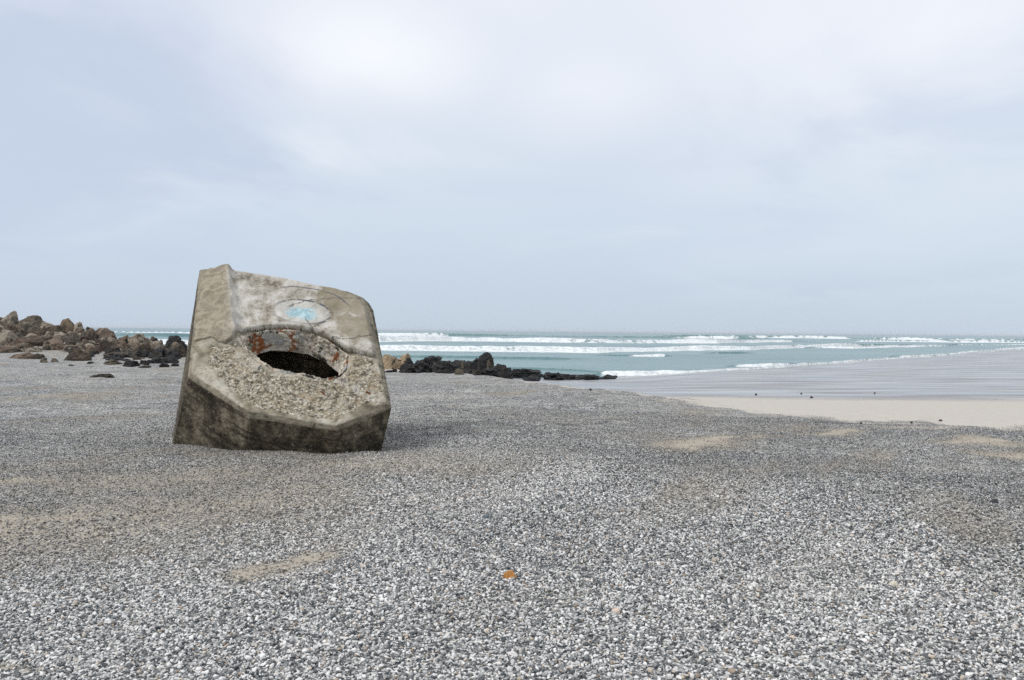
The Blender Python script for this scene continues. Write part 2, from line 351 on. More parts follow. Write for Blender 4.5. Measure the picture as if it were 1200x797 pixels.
# each wave: photo points along its foot, height along it, foam along it, length of foam in front
WAVES = [
    # second big breaker
    dict(p=[(-300, 398), (130, 402.5), (180, 403), (445, 410.5), (700, 412.3), (880, 410.3), (990, 406.5), (1060, 404.5), (1150, 403)], h=[.5, .5, .6, .6, .62, .6, .7, .2, 0], f=[0, 0, .9, 1, 1, 1, 1, .3, 0], wob=2.5, tail=3.5),
    # far big breaker
    dict(p=[(-300, 389), (120, 393.5), (300, 396.5), (445, 400.3), (530, 399.8), (700, 401.6), (840, 402.2), (920, 401), (960, 400.5)], h=[.7, .8, .9, 1.3, 1.0, .9, .85, .7, .1], f=[0, 0, .8, 1, 1, .8, 1, .9, 0], wob=6, tail=4),
    # farther swells breaking to the right
    dict(p=[(-200, 385.8), (150, 389.5), (470, 393.8), (600, 394.4), (770, 396.4), (850, 397.2), (905, 397.6)], h=[.6, .6, 1.4, .7, .8, 1.4, .3], f=[0, .9, 1, 0, .4, 1, 0], wob=8, tail=6),
    dict(p=[(760, 394.6), (800, 395.2), (990, 397.2), (1010, 397.3)], h=[.2, 1.4, 1.2, .1], f=[0, .5, 1, 0], wob=9, tail=8),
    dict(p=[(900, 395.8), (940, 396.3), (990, 396.8), (1060, 398.4), (1100, 399), (1130, 399.4)], h=[.2, 1.4, .5, 1.3, 1, .1], f=[0, 1, .3, 1, .9, 0], wob=9, tail=8),
    dict(p=[(990, 400.2), (1010, 400.5), (1060, 400.6), (1170, 401.5), (1200, 401.7), (1320, 403)], h=[0, .6, .6, .7, .6, .5], f=[0, 1, 1, .9, 1, 1], wob=9, tail=8),
    dict(p=[(1040, 398), (1080, 398.3), (1200, 399.4), (1320, 400.5)], h=[0, .9, .9, .9], f=[0, .9, .8, .9], wob=12, tail=10),
    dict(p=[(900, 407.6), (955, 408.2), (1000, 408.6), (1075, 406.6), (1120, 405), (1185, 404), (1260, 404)], h=[0, .25, .4, .45, .35, .35, .3], f=[0, .8, 1, 1, .7, 1, .8], wob=3, tail=3),
    # small crests close in
    dict(p=[(690, 416.6), (712, 417), (745, 418), (776, 418), (790, 418)], h=[0, .12, .22, .32, 0], f=[0, .35, .7, 1, 0], wob=.8, tail=1.0),
    dict(p=[(815, 414), (840, 414.3), (870, 414), (890, 413.6)], h=[0, .2, .2, 0], f=[0, .7, .6, 0], wob=.8, tail=.8),
    dict(p=[(440, 418), (520, 419), (640, 420.5), (700, 420.8)], h=[.15, .18, .18, 0], f=[0, 0, 0, 0], wob=.8, tail=.8),
    dict(p=[(845, 429.8), (870, 430.4), (905, 431), (925, 430.2), (1000, 424.5)], h=[0, .16, .2, .2, 0], f=[0, .9, 1, .8, 0], wob=.7, tail=.8),
    # shore break
    dict(p=[(690, 438.5), (712, 438.8), (760, 439.6), (800, 439.8), (880, 437), (920, 434.5), (1000, 427.2), (1060, 421.6), (1110, 418.2), (1150, 415.5), (1190, 411.5), (1240, 408)],
         h=[0, .22, .28, .3, .26, .3, .3, .3, .34, .34, .4, .45], f=[0, .95, 1, 1, 1, 1, 1, 1, 1, 1, 1, 1], wob=.6, tail=1.8),
    dict(p=[(1030, 419), (1060, 418.6), (1120, 416), (1180, 410), (1230, 407)], h=[0, .25, .3, .4, .4], f=[0, .9, 1, 1, 1], wob=1.2, tail=3),
    # the shallows round the weedy rocks
    dict(p=[(430, 432), (560, 432), (660, 434), (700, 436), (720, 437)], h=[.12, .12, .12, .1, 0], f=[0, .25, .2, .5, 0], wob=.8, tail=.5),
]
sp = np.concatenate([np.linspace(-1.4, -.66, 60, endpoint=False), np.linspace(-.66, .7, 1000), np.linspace(.7, 1.5, 50)[1:]])
sr = [33.]
while sr[-1] < 260: sr.append(sr[-1]*1.0036)
while sr[-1] < 700: sr.append(sr[-1]*1.006)
while sr[-1] < 9000: sr.append(sr[-1]*1.06)
sr = np.array(sr)
RS, PS = np.meshgrid(sr, sp, indexing='ij')
X = RS*np.sin(PS); Y = RS*np.cos(PS)
fade = sstep(33, 60, RS)*(1-sstep(500, 900, RS))
chop = (.05*fbm(P3(X*.25, Y*.55), 3, 70)+.16*fbm(P3(X*.03, Y*.09), 2, 72))*fade
Z = SEA+chop; FO = np.zeros_like(Z)
lump = fbm(P3(X*.9, Y*.9), 4, 80); lump2 = fbm(P3(X*.12, Y*.12), 3, 82); lace = fbm(P3(X*.5, Y*1.3), 4, 84)
for k, wv in enumerate(WAVES):
    a, b = curve(wv['p'])
    rc = np.interp(PS, a, b, left=-999, right=-999)
    hh = np.interp(PS, a, wv['h'], left=0, right=0); ff = np.interp(PS, a, wv['f'], left=0, right=0)
    if wv['h'][0] > 0:
        m_ = PS < a[0]; rc = np.where(m_, b[0], rc); hh = np.where(m_, wv['h'][0], hh); ff = np.where(m_, wv['f'][0], ff)
    if wv['h'][-1] > 0:
        m_ = PS > a[-1]; rc = np.where(m_, b[-1], rc); hh = np.where(m_, wv['h'][-1], hh); ff = np.where(m_, wv['f'][-1], ff)
    # width of the wave's front follows its height
    fr = np.maximum(hh*1.1, .15); rc = rc+fr*1.5+wv['wob']*(fbm(P3(PS*9, k*3.3), 3, 90)+.3*fbm(P3(PS*60, k*3.3), 2, 91))
    q = RS-rc
    hv = hh*(1+.4*fbm(P3(PS*22, k*7.1), 3, 92))
    prof = np.where(q < 0, np.exp(-(q/(fr*.75))**2), np.exp(-(q/(fr*4.5))**2))
    fm = ff*np.where(q < 0, 1-sstep(fr*1.2, fr*1.9+wv['tail'], -q), 1-sstep(0, fr*1.8, q))
    fm = np.clip(fm*(1.0+.4*lump2)+(lump*.2+lace*.4)*(fm > .02)-.3*(1-ff)*2, 0, 1)*(fm > .02)
    Z = Z + hv*prof*(1+.08*lump*ff*(hh > .1))
    FO = np.maximum(FO, fm)
# lacy foam left on the water behind the breakers
drift = sstep(.30, .55, fbm(P3(X*.10, Y*.35), 4, 95))*sstep(48, 70, RS)*(1-sstep(150, 260, RS))*.35
FO = np.maximum(FO, drift*sstep(-.1, .3, lace))
rS = radii(PS)[2]
FO = np.maximum(FO, .7*np.exp(-((RS/rS-1.0+.02*lump2)/.008)**2)*(PS > .02)*sstep(-.2, .3, lace))
def sea_mat():
    t = NT('sea_water'); v = t.n('ShaderNodeNewGeometry').outputs['Position']
    n1 = t.noise(t.vmath('MULTIPLY', v, (.5, 1.1, 1)), 1.2, 5, .6); n2 = t.noise(t.vmath('MULTIPLY', v, (.02, .06, 1)), 1, 4)
    c = t.mix(t.sst(n2, .3, .7), (.075, .165, .185), (.135, .25, .25))
    fo = t.attr('foam')
    fn = t.noise(t.vmath('MULTIPLY', v, (1, 1.6, 1.6)), 2.2, 5, .65)
    fmask = t.sst(t.math('ADD', fo, t.math('MULTIPLY', t.math('SUBTRACT', fn, .5), .7)), .32, .68)
    fmask = t.math('MULTIPLY', fmask, t.sst(fo, .02, .2))
    c = t.mix(t.math('MULTIPLY', fmask, t.math('ADD', .6, t.math('MULTIPLY', t.sst(fn, .36, .56), .4))), c, (.80, .83, .84))  # noise-thinned white also paints the foam's grey-blue shaded structure
    rough = t.math('ADD', .22, t.math('MULTIPLY', fmask, .6))
    h = t.math('ADD', n1, t.math('MULTIPLY', fn, t.math('MULTIPLY', fmask, .5)))
    return t.out(c, rough, t.bump(h, .25, .8), .35, IOR=1.33)
sea = mesh_np('sea', np.stack([X, Y, Z], -1).reshape(-1, 3), grid_faces(len(sr), len(sp))[:, ::-1], sea_mat(), attrs={'foam': FO.ravel()})
tag(sea, 'teal sea with white breaking waves rolling in', None, None, 'structure')

# ------------------------------------------------------------------ rocks
def rock_mesh(name, seed, sub, facets=10, rough=.07, lo=.62, hi=.95, boxy=.0):
    g = np.random.default_rng(seed)
    bm = bmesh.new(); bmesh.ops.create_icosphere(bm, subdivisions=sub, radius=1)
    co = np.array([v.co[:] for v in bm.verts])
    if boxy: co = np.sign(co)*np.abs(co)**(1-boxy*.5)
    for j in range(facets):
        n = g.normal(size=3); n[2] = abs(n[2])*.8; n /= np.linalg.norm(n); dd = g.uniform(lo, hi)
        if j % 3 == 0: n = np.array([n[0], -abs(n[1]), n[2]*.6]); n /= np.linalg.norm(n); dd *= .9
        co = co-np.maximum(0, co@n-dd)[:, None]*n*.93
    nn = co/np.linalg.norm(co, axis=1)[:, None]
    dsp = rough*1.5*fbm(co*1.6+seed*3.1, 3, 100)+rough*fbm(co*4+seed, 3, 101)-rough*.8*np.maximum(0, .25-np.abs(fbm(co*2.2+seed*5, 2, 102)))*3
    co = co+nn*dsp[:, None]
    mn = co.min(0); mx = co.max(0); co = (co-(mn+mx)/2)/((mx-mn)/2)
    for v_, c_ in zip(bm.verts, co): v_.co = c_
    me = bpy.data.meshes.new(name); bm.to_mesh(me); bm.free()
    me.polygons.foreach_set('use_smooth', np.full(len(me.polygons), sub > 3))
    return me
def rock(px, top, bot, w, name, mat, label, cat='rock', group=None, seed=0, Y=None, depth=.8, rot=None, tilt=.0, sub=None, rough=.07, facets=10, boxy=0, lo=.62):
    if Y is None:
        c = hit(px, bot); Yb = c[1]
        if 430 < px < 592 and bot > 424 and w > 3:
            ph_ = math.atan2(c[0], c[1]); lim = float(radii(np.array([ph_]))[0][0])*math.cos(ph_)
            Yb = min(Yb, lim*1.12)
    else: Yb = Y
    hw = w/2*Yb/F*(.5 if name == 'beach_stone' else 1); hd = hw*depth
    yc = Yb+hd*.75
    p = at(px, bot, yc); zt = at(px, top, yc)[2]
    zb = min(p[2], tz1(p[0], yc), tz1(p[0], Yb))
    zb = zb-.25*max(zt-zb, .02)
    hz = (zt-zb)/2
    if sub is None: sub = 4 if w > 13 else 3
    me = rock_mesh(name, seed, sub, facets, rough, lo=lo, boxy=boxy)
    me.materials.append(mat)
    o = bpy.data.objects.new(name, me); COL.objects.link(o)
    o.location = (p[0], yc, zb+hz)
    r = rot if rot is not None else 0
    o.rotation_euler = (0, tilt, r)
    o.scale = (hw*1.04, hd, hz)
    return tag(o, label, cat, group)
def pileY(bot):
    return float(np.interp(bot, [378, 382, 390, 400, 410, 418, 426], [48, 47, 45, 42, 39, 36.5, 33]))
GR, RU, TA, WE, OL = M_granite, M_rust, M_tan, M_weed, M_olive
LEFT = [  # px, top, bottom, width, material, label
    (12, 364, 384, 21, GR, 'upright grey boulder crowning the top of the left outcrop'),
    (39, 369.5, 384, 31, GR, 'broad dark-topped boulder right of the highest boulder on the outcrop'),
    (79, 372.5, 389, 17, M_ochre, 'rounded orange-tan boulder at the right end of the outcrop crest'),
    (92, 377, 391, 12, GR, 'narrow brown boulder leaning against the rounded orange-tan crest boulder'),
    (-1, 369, 384, 18, GR, 'grey boulder cut by the left photo edge on the outcrop crest'),
    (4, 386, 407, 26, GR, 'large pale-topped boulder at the left photo edge halfway up the outcrop'),
    (30, 381, 393, 17, GR, 'light brown boulder below the broad dark-topped crest boulder'),
    (55, 377, 392, 19, GR, 'brown boulder between the broad dark-topped and rounded orange-tan crest boulders'),
    (67, 381, 397, 17, RU, 'dark rust boulder under the rounded orange-tan crest boulder'),
    (62, 387.5, 397, 10, GR, 'small pale round boulder above the long brown slab'),
    (40, 393, 408, 54, RU, 'long flat brown slab across the middle of the outcrop'),
    (67, 395.5, 412, 30, RU, 'dark ridged slab sloping down at the foot of the outcrop'),
    (8, 404, 417, 44, RU, 'wide brown slab at the foot of the outcrop by the left photo edge'),
    (36, 407, 416, 25, GR, 'flat light brown slab in front of the long flat brown slab'),
    (28, 412.5, 421, 32, RU, 'low brown mound of rock on the shingle before the outcrop'),
    (46, 414, 421, 13, OL, 'small dark rock against the right end of the low brown mound'),
    (91, 408, 423, 29, RU, 'rough rust-brown rock on the sand at the outcrop foot'),
    (86, 404, 414, 26, GR, 'brown rock just behind the rough rust-brown rock'),
    (51.5, 419, 425, 9, GR, 'left one of two small brown stones on shingle before the outcrop'),
    (64, 419.5, 424.5, 8.5, GR, 'right one of two small brown stones on shingle before the outcrop'),
    (107, 384, 396, 18, RU, 'rust-brown boulder on the slope right of the outcrop crest'),
    (121, 384, 394, 24, RU, 'rounded brown boulder where the outcrop meets the sea horizon'),
    (100, 392, 402, 17, GR, 'brown boulder in the middle of the outcrop right slope'),
    (126, 393, 404, 20, GR, 'brown boulder below the rounded boulder at the sea horizon'),
    (143, 392.5, 403, 18, RU, 'reddish boulder left of the low pinkish hump'),
    (162, 391, 403, 31, GR, 'broad pinkish-brown hump of rock in front of the distant surf'),
    (167, 401, 411, 20, RU, 'brown block in front of the broad pinkish-brown hump'),
    (184, 395.5, 405, 14, WE, 'dark peaked rock left of the concrete block'),
    (207, 393, 407, 28, WE, 'large dark rock partly hidden behind the left side of the concrete block'),
    (186, 408, 415, 18, WE, 'black rock in the second row left of the concrete block'),
    (138, 412, 419, 34, OL, 'long low olive-dark rock lying on pale sand'),
    (155, 409, 415, 20, OL, 'short olive-dark rock behind the long low one'),
    (133, 420.5, 427.5, 23, OL, 'dark mossy rock leftmost in the front row of black rocks'),
    (154, 421.5, 430, 20, WE, 'lumpy black rock in the middle of the front row'),
    (169, 421.5, 428, 13, WE, 'small black rock right of the lumpy black rock'),
    (183, 418.5, 426, 18, WE, 'wide black rock right of the middle of the front row'),
    (200, 416, 426, 17, WE, 'black rock touching the left outline of the concrete block'),
    (192, 425.5, 430.5, 12, WE, 'flat black rock in front of the front row near the concrete block'),
    (205, 425.5, 429.5, 9, WE, 'small flat black rock right next to the concrete block foot'),
    (169, 428, 431.5, 13, OL, 'thin dark rock lying lowest below the front row'),
    (106, 423.5, 426.5, 9, WE, 'small black stone alone on sand left of the front row'),
    (83, 426.8, 428.8, 7, WE, 'tiny black stone on shingle below the rough rust-brown rock'),
    (120, 437.6, 442.3, 25, OL, 'flat dark stone lying alone on the grey shingle far left'),
    (200, 409, 415, 15, WE, 'black rock behind the front row beside the concrete block'),
]
for i, (px, tp, bt, w, mt, lb) in enumerate(LEFT):
    dark = mt in (WE, OL)
    Yp = pileY(bt) if bt < 419 else None
    rock(px, tp, bt, w, 'weedy_rock' if dark else 'granite_boulder', mt, lb, 'rock' if dark else 'boulder', None, 200+i*7, Yp, .75, rough=.17 if dark else .1, facets=18 if bt > 392 else 9, lo=.54 if bt > 392 else .7, sub=5 if w > 18 else 4, boxy=.3 if i % 3 else .6)
CENT = [
    (457, 415, 430, 20, TA, 'square tan boulder against the right edge of the concrete block'),
    (475, 413.5, 427, 16, TA, 'tan boulder with a raised top left of the black rocks'),
    (471, 420.5, 431, 22, TA, 'low tan boulder in front of the raised tan boulder'),
    (504, 416.5, 432, 38, WE, 'big black rock at the left end of the weedy reef'),
    (494, 422, 437, 26, WE, 'black rock in front of the big black left reef rock'),
    (477, 426, 437, 20, WE, 'black rock at the foot of the tan boulders'),
    (521, 422.5, 437.5, 30, WE, 'jagged black rock right of the big black left reef rock'),
    (540, 421.5, 436, 32, WE, 'long black rock left of the reef knob'),
    (553, 419.5, 431, 24, WE, 'black rock leaning on the left of the round reef knob'),
    (569, 412.5, 430, 17, WE, 'round black knob standing highest on the weedy reef'),
    (586, 426, 437, 31, WE, 'black rock directly right of the round reef knob'),
    (575, 432, 440.5, 27, WE, 'low black rock in front of the round reef knob'),
    (604, 432, 443, 26, WE, 'black rock in the middle of the low right arm of the reef'),
    (619, 431.5, 443, 31, WE, 'widest black rock on the low right arm of the reef'),
    (648, 436, 445.5, 27, WE, 'humped black rock before the reef thins out'),
    (623, 441, 446.5, 20, WE, 'flat black rock in front of the widest rock of the reef arm'),
    (663, 438, 445, 17, WE, 'small black rock right of the humped reef rock'),
    (676, 440, 445, 14, WE, 'little black rock where the reef begins to break up'),
    (694, 439, 445.3, 18, WE, 'second to last black rock of the reef tip'),
    (711, 441, 444.6, 22, WE, 'thin black rock at the very tip of the reef'),
    (457, 433.5, 436.5, 13, WE, 'flat black stone on sand next to the concrete block right edge'),
    (559, 433, 440, 10, OL, 'small olive rock below the reef knob among black rocks'),
]
for i, (px, tp, bt, w, mt, lb) in enumerate(CENT):
    rock(px, tp, bt, w, 'weedy_rock' if mt is not TA else 'tan_boulder', mt, lb, 'rock' if mt is not TA else 'boulder', None, 900+i*5, None, .8, rough=(.06 if 'knob standing' in lb else .24) if mt is not TA else .12, facets=2 if 'knob standing' in lb else 12, sub=5 if w > 16 else 4, boxy=.5 if mt is TA else .15)
# smaller rubble that nothing tells apart
def fill(n, fx, seed, wlo, whi, mats, label, group, asp=.55, name='rubble_rock'):
    g = np.random.default_rng(seed)
    for i in range(n):
        px = g.uniform(*fx[0]); b0, b1 = np.interp(px, fx[1], fx[2]), np.interp(px, fx[1], fx[3])
        bt = g.uniform(b0, b1); w = g.uniform(wlo, whi)*(1 if g.random() < .75 else 1.4); h = w*asp*g.uniform(.7, 1.35)
        mt = mats[g.integers(len(mats))]
        Yp = pileY(bt) if (px < 230 and bt < 419) else None
        rock(px, bt-h, bt, w, name, mt, label, 'rock', group, seed*100+i, Yp, .85, sub=3, rough=.12, boxy=.3)
fill(130, ((-60, 112), [-60, 112], [384, 392], [414, 414]), 31, 5, 13, [GR, GR, RU, RU, OL], 'small brown rubble rock wedged in the left outcrop', 'rubble of the left outcrop', .7)
fill(75, ((92, 214), [92, 214], [394, 402], [412, 410]), 32, 5, 12, [GR, RU, RU, OL], 'small brown rock on the low outcrop slope beside the concrete block', 'rubble of the low outcrop slope')
fill(48, ((105, 212), [110, 212], [411, 411], [424, 428]), 33, 4, 10, [WE, WE, OL], 'small black rock scattered on sand left of the concrete block', 'black rocks scattered on the left sand', .4, 'weedy_rock')
fill(110, ((462, 600), [462, 505, 540, 575, 600], [423, 420, 426, 424, 434], [437, 437, 440, 441, 443]), 34, 3, 8, [WE, WE, WE, OL], 'small black lump of the reef left half', 'black lumps of the reef', .6, 'weedy_rock')
fill(64, ((596, 722), [590, 650, 722], [438, 441, 442.5], [445, 446, 444.5]), 35, 3.5, 9, [WE], 'small black lump of the low reef arm', 'black lumps of the low reef arm', .45, 'weedy_rock')

# single stones on the shingle and the sand
def pebble(px, py, w, h, mat, label, name='pebble', seed=0, depth=.8):
    return rock(px, py-h/2, py+h/2, w, name, mat, label, 'stone', None, seed, None, depth, sub=3, rough=.07, facets=5)
def plain(name, c1, c2, sc_, rough=.7):
    t = NT(name); v = t.coord(); n = t.noise(v, sc_, 4); return t.out(t.mix(t.sst(n, .3, .7), c1, c2), rough, t.bump(n, .003), .4)
pebble(597.5, 674, 16, 11, plain('orange_stone', (.30, .115, .022), (.50, .24, .06), 3), 'bright orange pebble lying alone on the grey shingle', seed=5)
M_dk = plain('dark_slate_stone', (.02, .022, .025), (.06, .065, .07), 3)
pebble(1165, 587, 9, 5, M_dk, 'black stone on the shingle near the right photo edge', seed=6)
pebble(571, 606, 14, 4.5, plain('slate_blue_stone', (.06, .085, .095), (.11, .14, .15), 3), 'flat blue-grey pebble above the bright orange pebble', seed=8)
pebble(722, 716, 10, 7, plain('pinkish_stone', (.5, .38, .3), (.68, .56, .47), 3), 'pale pink pebble low on the shingle right of the orange one', seed=9)
pebble(600, 767, 13, 7, plain('white_stone', (.6, .57, .54), (.8, .78, .76), 3), 'large whitish pebble near the bottom photo edge', seed=10)
pebble(1048, 685, 12, 8, plain('cream_stone', (.5, .45, .36), (.72, .66, .56), 3), 'large cream pebble on the shingle at lower right', seed=12)
for i, (px, py, w, h, lb) in enumerate([
    (886, 462, 5, 2.2, 'leftmost dark stone on the wet sand'), (951, 465.5, 7, 2.6, 'dark stone on the wet sand left of centre strip'),
    (939, 461, 4, 2, 'small dark stone on the wet sand above its larger neighbour'), (1025, 460.5, 4, 1.8, 'dark stone on the wet sand furthest right'),
    (1009, 496, 5, 3, 'black stone at the shingle edge on the dry sand'), (1102, 492.6, 8, 2.6, 'flat brown stone alone on the dry pale sand'),
    (1068, 495, 5, 2.4, 'small dark stone on the dry pale sand'), (692, 456.5, 6, 2.6, 'dark stone in the shallow water right of the reef')]):
    pebble(px, py, w, h, M_dk if i != 5 else M_olive, lb, 'beach_stone', 60+i)

# ------------------------------------------------------------------ concrete block
J0 = at(292.5, 485.6, 8.0); I0 = at(393.6, 502, 8.03)
u = (I0-J0)/np.linalg.norm(I0-J0); th = R_(40)
w = np.array([0, -math.sin(th), math.cos(th)]); w -= u*(w@u); w /= np.linalg.norm(w); v = np.cross(w, u)
BM = np.stack([u, v, w], 1)
def onp(px, py, h=0.):
    d = ray(px, py); s = ((J0+w*h-CC)@w)/(d@w); return (CC+d*s-J0)@BM
def loc(p): return (np.asarray(p)-J0)@BM
hullp = [onp(294, 482.5), onp(393.3, 498.5), onp(450.6, 467), onp(430, 365), onp(424, 355), onp(412, 347.5), onp(395, 340.5), onp(290.9, 317.7), np.append(onp(267.4, 310.5, .06)[:2], 0), onp(225, 436.5), onp(234, 317, -.03), onp(220.3, 442, -.045),
         onp(459, 477, -.045), onp(440, 378, -.10), onp(437.6, 363.5, -.10), onp(432.7, 355.5, -.09), onp(424.6, 348.3, -.07), onp(408, 341.8, -.04), onp(292.3, 488, -.045), onp(393.8, 504.5, -.045)]
gnd = [at(202.8, 521.5, 8.84), at(284.3, 530.6, 8.33), at(388.7, 533.9, 8.2), at(446.7, 529.7, 8.48)]
tops = [hullp[11], hullp[18], hullp[19], hullp[12]]
for g_, t_ in zip(gnd, tops):
    g_ = loc(g_); dr = g_-t_; hullp.append(g_+dr/np.linalg.norm(dr)*.35)
hullp += [loc(at(226, 505, 10.7)), loc(at(437, 512, 10.5)), loc(at(226, 505, 10.7)+np.array([0, 0, -.35])), loc(at(437, 512, 10.5)+np.array([0, 0, -.35]))]
def hull_obj(pts, name):
    bm = bmesh.new()
    for p in pts: bm.verts.new(p)
    r = bmesh.ops.convex_hull(bm, input=bm.verts[:])
    bmesh.ops.delete(bm, geom=[g for g in r['geom_interior'] if isinstance(g, bmesh.types.BMVert)], context='VERTS')
    bmesh.ops.recalc_face_normals(bm, faces=bm.faces[:])
    me = bpy.data.meshes.new(name); bm.to_mesh(me); bm.free()
    o = bpy.data.objects.new(name, me); COL.objects.link(o); return o
def prism_obj(poly, w0, w1, name, grow=0, shrink=0):
    bm = bmesh.new(); poly = np.array(poly); c = poly.mean(0)
    a = [bm.verts.new((*(c+(p-c)*(1+grow)), w1)) for p in poly]; b = [bm.verts.new((*(c+(p-c)*(1-shrink)), w0)) for p in poly]; n = len(poly)
    bm.faces.new(a); bm.faces.new(b[::-1])
    for i in range(n): bm.faces.new((a[i], b[i], b[(i+1) % n], a[(i+1) % n]))
    bmesh.ops.recalc_face_normals(bm, faces=bm.faces[:])
    me = bpy.data.meshes.new(name); bm.to_mesh(me); bm.free()
    o = bpy.data.objects.new(name, me); COL.objects.link(o); return o
HOLE = [onp(*p)[:2] for p in [(284, 396), (296, 388), (311, 384.5), (337, 385.5), (363, 389.5), (388, 401), (406, 415), (404, 429), (396, 438), (382, 442), (366, 441), (350, 437.5), (334, 435.5), (320, 431.5), (308, 423), (298, 414), (288, 404)]]
base = hull_obj(hullp, 'block_raw')
c1 = prism_obj(HOLE, -.5, .2, 'cut1', .10, .25)
hc = np.mean(HOLE, 0)
c2 = prism_obj([hc+np.array([a_, b_]) for a_, b_ in ((-.62, -.30), (.66, -.30), (.66, .62), (-.62, .62))], -1.15, -.30, 'cut2')
for c_ in (c1, c2):
    md = base.modifiers.new('b', 'BOOLEAN'); md.operation = 'DIFFERENCE'; md.object = c_; md.solver = 'EXACT'
md = base.modifiers.new('r', 'REMESH'); md.mode = 'VOXEL'; md.voxel_size = .0095
dg = bpy.context.evaluated_depsgraph_get(); dg.update()
bme = bpy.data.meshes.new_from_object(base.evaluated_get(dg))
for o_ in (base, c1, c2):
    mm = o_.data; bpy.data.objects.remove(o_); bpy.data.meshes.remove(mm)
bme.name = 'concrete_body'
n = len(bme.vertices); co = np.zeros(n*3, np.float32); bme.vertices.foreach_get('co', co); co = co.reshape(-1, 3).astype(float)
# smooth the voxel steps
ed = np.zeros(len(bme.edges)*2, np.int32); bme.edges.foreach_get('vertices', ed); ed = ed.reshape(-1, 2)
deg = np.bincount(ed.ravel(), minlength=n)[:, None]
for _ in range(1):
    acc = np.zeros_like(co); np.add.at(acc, ed[:, 0], co[ed[:, 1]]); np.add.at(acc, ed[:, 1], co[ed[:, 0]])
    co = co*.5+.5*acc/deg
bme.vertices.foreach_set('co', co.astype(np.float32).ravel()); bme.update()
nr = np.zeros(n*3, np.float32); bme.vertices.foreach_get('normal', nr); nr = nr.reshape(-1, 3).astype(float)
def polyd(p, poly):
    """signed distance to a closed polygon, negative inside"""
    poly = np.asarray(poly); d = np.full(len(p), 1e9); ins = np.zeros(len(p), bool)
    for i in range(len(poly)):
        a, b = poly[i], poly[(i+1) % len(poly)]
        e = b-a; t_ = np.clip(((p-a)@e)/(e@e), 0, 1); d = np.minimum(d, np.linalg.norm(p-a-t_[:, None]*e, axis=1))
        cnd = ((a[1] > p[:, 1]) != (b[1] > p[:, 1])) & (p[:, 0] < (b[0]-a[0])*(p[:, 1]-a[1])/(b[1]-a[1]+1e-12)+a[0]); ins ^= cnd
    return np.where(ins, -d, d)
RB = onp(267.4, 310.5, .06)[:2]; RN = onp(276, 396)[:2]
def ridge_side(p):
    """distance right of the ridge line (positive on the painted panel)"""
    e = (RN-RB)/np.linalg.norm(RN-RB); nn_ = np.array([e[1], -e[0]]); q0 = onp(354, 368)[:2]-RB
    if q0@nn_ < 0: nn_ = -nn_
    return (p-RB)@nn_
def htop(p):
    """relief of the top face: raised strip left of the ridge, dished panel right of it"""
    side = ridge_side(p)+.02*vn(P3(p[:, 0]*7, p[:, 1]*7), 8)
    v0, v1 = onp(285, 412)[1], onp(285, 388)[1]
    upper = sstep(v0, v1, p[:, 1])
    return upper*np.where(side < 0, .06*np.clip(1+side/.42, 0, 1), .06*(1-sstep(0, .045, side))-.03*sstep(.02, .09, side)*(1-sstep(.15, .7, side)))
SK = [onp(*p)[:2] for p in [(210, 404), (238, 398), (247, 396), (255, 402), (264, 403.5), (273, 400), (279, 391), (290, 385.5), (310, 382.5), (337, 383.5), (364, 387.5), (378, 393), (392, 401), (406, 411), (424, 417), (452, 423), (445, 335), (380, 320), (320, 308), (291, 302), (267.4, 296), (222, 300)]]
P2 = co[:, :2]
upf = sstep(.60, .74, nr[:, 2]+.05*vn(co*14, 77))*(co[:, 2] > -.25)
dh = polyd(P2, HOLE)
dsk = polyd(P2, SK)
big = fbm(co*3.2, 3, 120); mid = fbm(co*11, 3, 121); fin = fbm(co*36, 2, 122)
disp = sstep(-.45, -.12, co[:, 2])*htop(P2)*(1-(dh < -.01))
OUTL = [h_[:2] for h_ in (hullp[0], hullp[1], hullp[2], hullp[3], hullp[4], hullp[5], hullp[6], hullp[7], hullp[8], onp(234, 317), onp(221, 440))]
dout = polyd(P2, OUTL)
AGG = [onp(*p)[:2] for p in [(250, 400), (262, 405), (275, 398), (285, 390), (310, 380), (365, 384), (408, 410), (440, 420), (455, 465), (394, 497), (296, 480), (252, 447), (240, 420)]]
dagg = polyd(P2, AGG)+.05*fbm(co*5, 3, 9)+.02*vn(co*20, 10)
pos_side = sstep(-.004, -.013, co[:, 2]+.006*vn(co*25, 78))
rgh = upf*sstep(-.02, .05, dsk)*sstep(.03, -.07, dagg)*(1-.45*sstep(.3, .8, dh))*(.25+.75*sstep(.05, .13, dh+.04*fbm(co*8, 3, 145)))
collar = upf*np.exp(-((dh-.065)/.055)**2)*sstep(0, .05, dsk)
inhole = sstep(.10, -.01, dh)*(co[:, 2] < .05)*sstep(-.27, -.16, co[:, 2])
edge = np.exp(-(np.maximum(dh, 0)/.07)**2)*upf
sd = (1-upf)
lip = 1.0*sstep(-.062, -.050, co[:, 2]+.010*vn(co*6, 12))*(.55+.45*sstep(-.2, .2, fbm(co*4, 3, 13)))
dv = np.zeros((n, 3)); dv[:, 2] += disp + rgh*(.020*big+.010*mid+.007*fin - .013*sstep(.2, .5, vn(co*21, 140)) + .005*sstep(.2, .5, vn(co*28, 141))) - np.exp(-(np.maximum(dh, 0)/.085)**2)*upf*(.05+.02*mid+.02*big) + collar*(.045+.03*big+.012*mid)
dv += nr*(sd*(.002*big+.002*mid+.003*fin)+inhole*(.03*big+.012*mid+.006*fin)+(upf*(1-rgh))*(.006*big+.003*fin))[:, None]
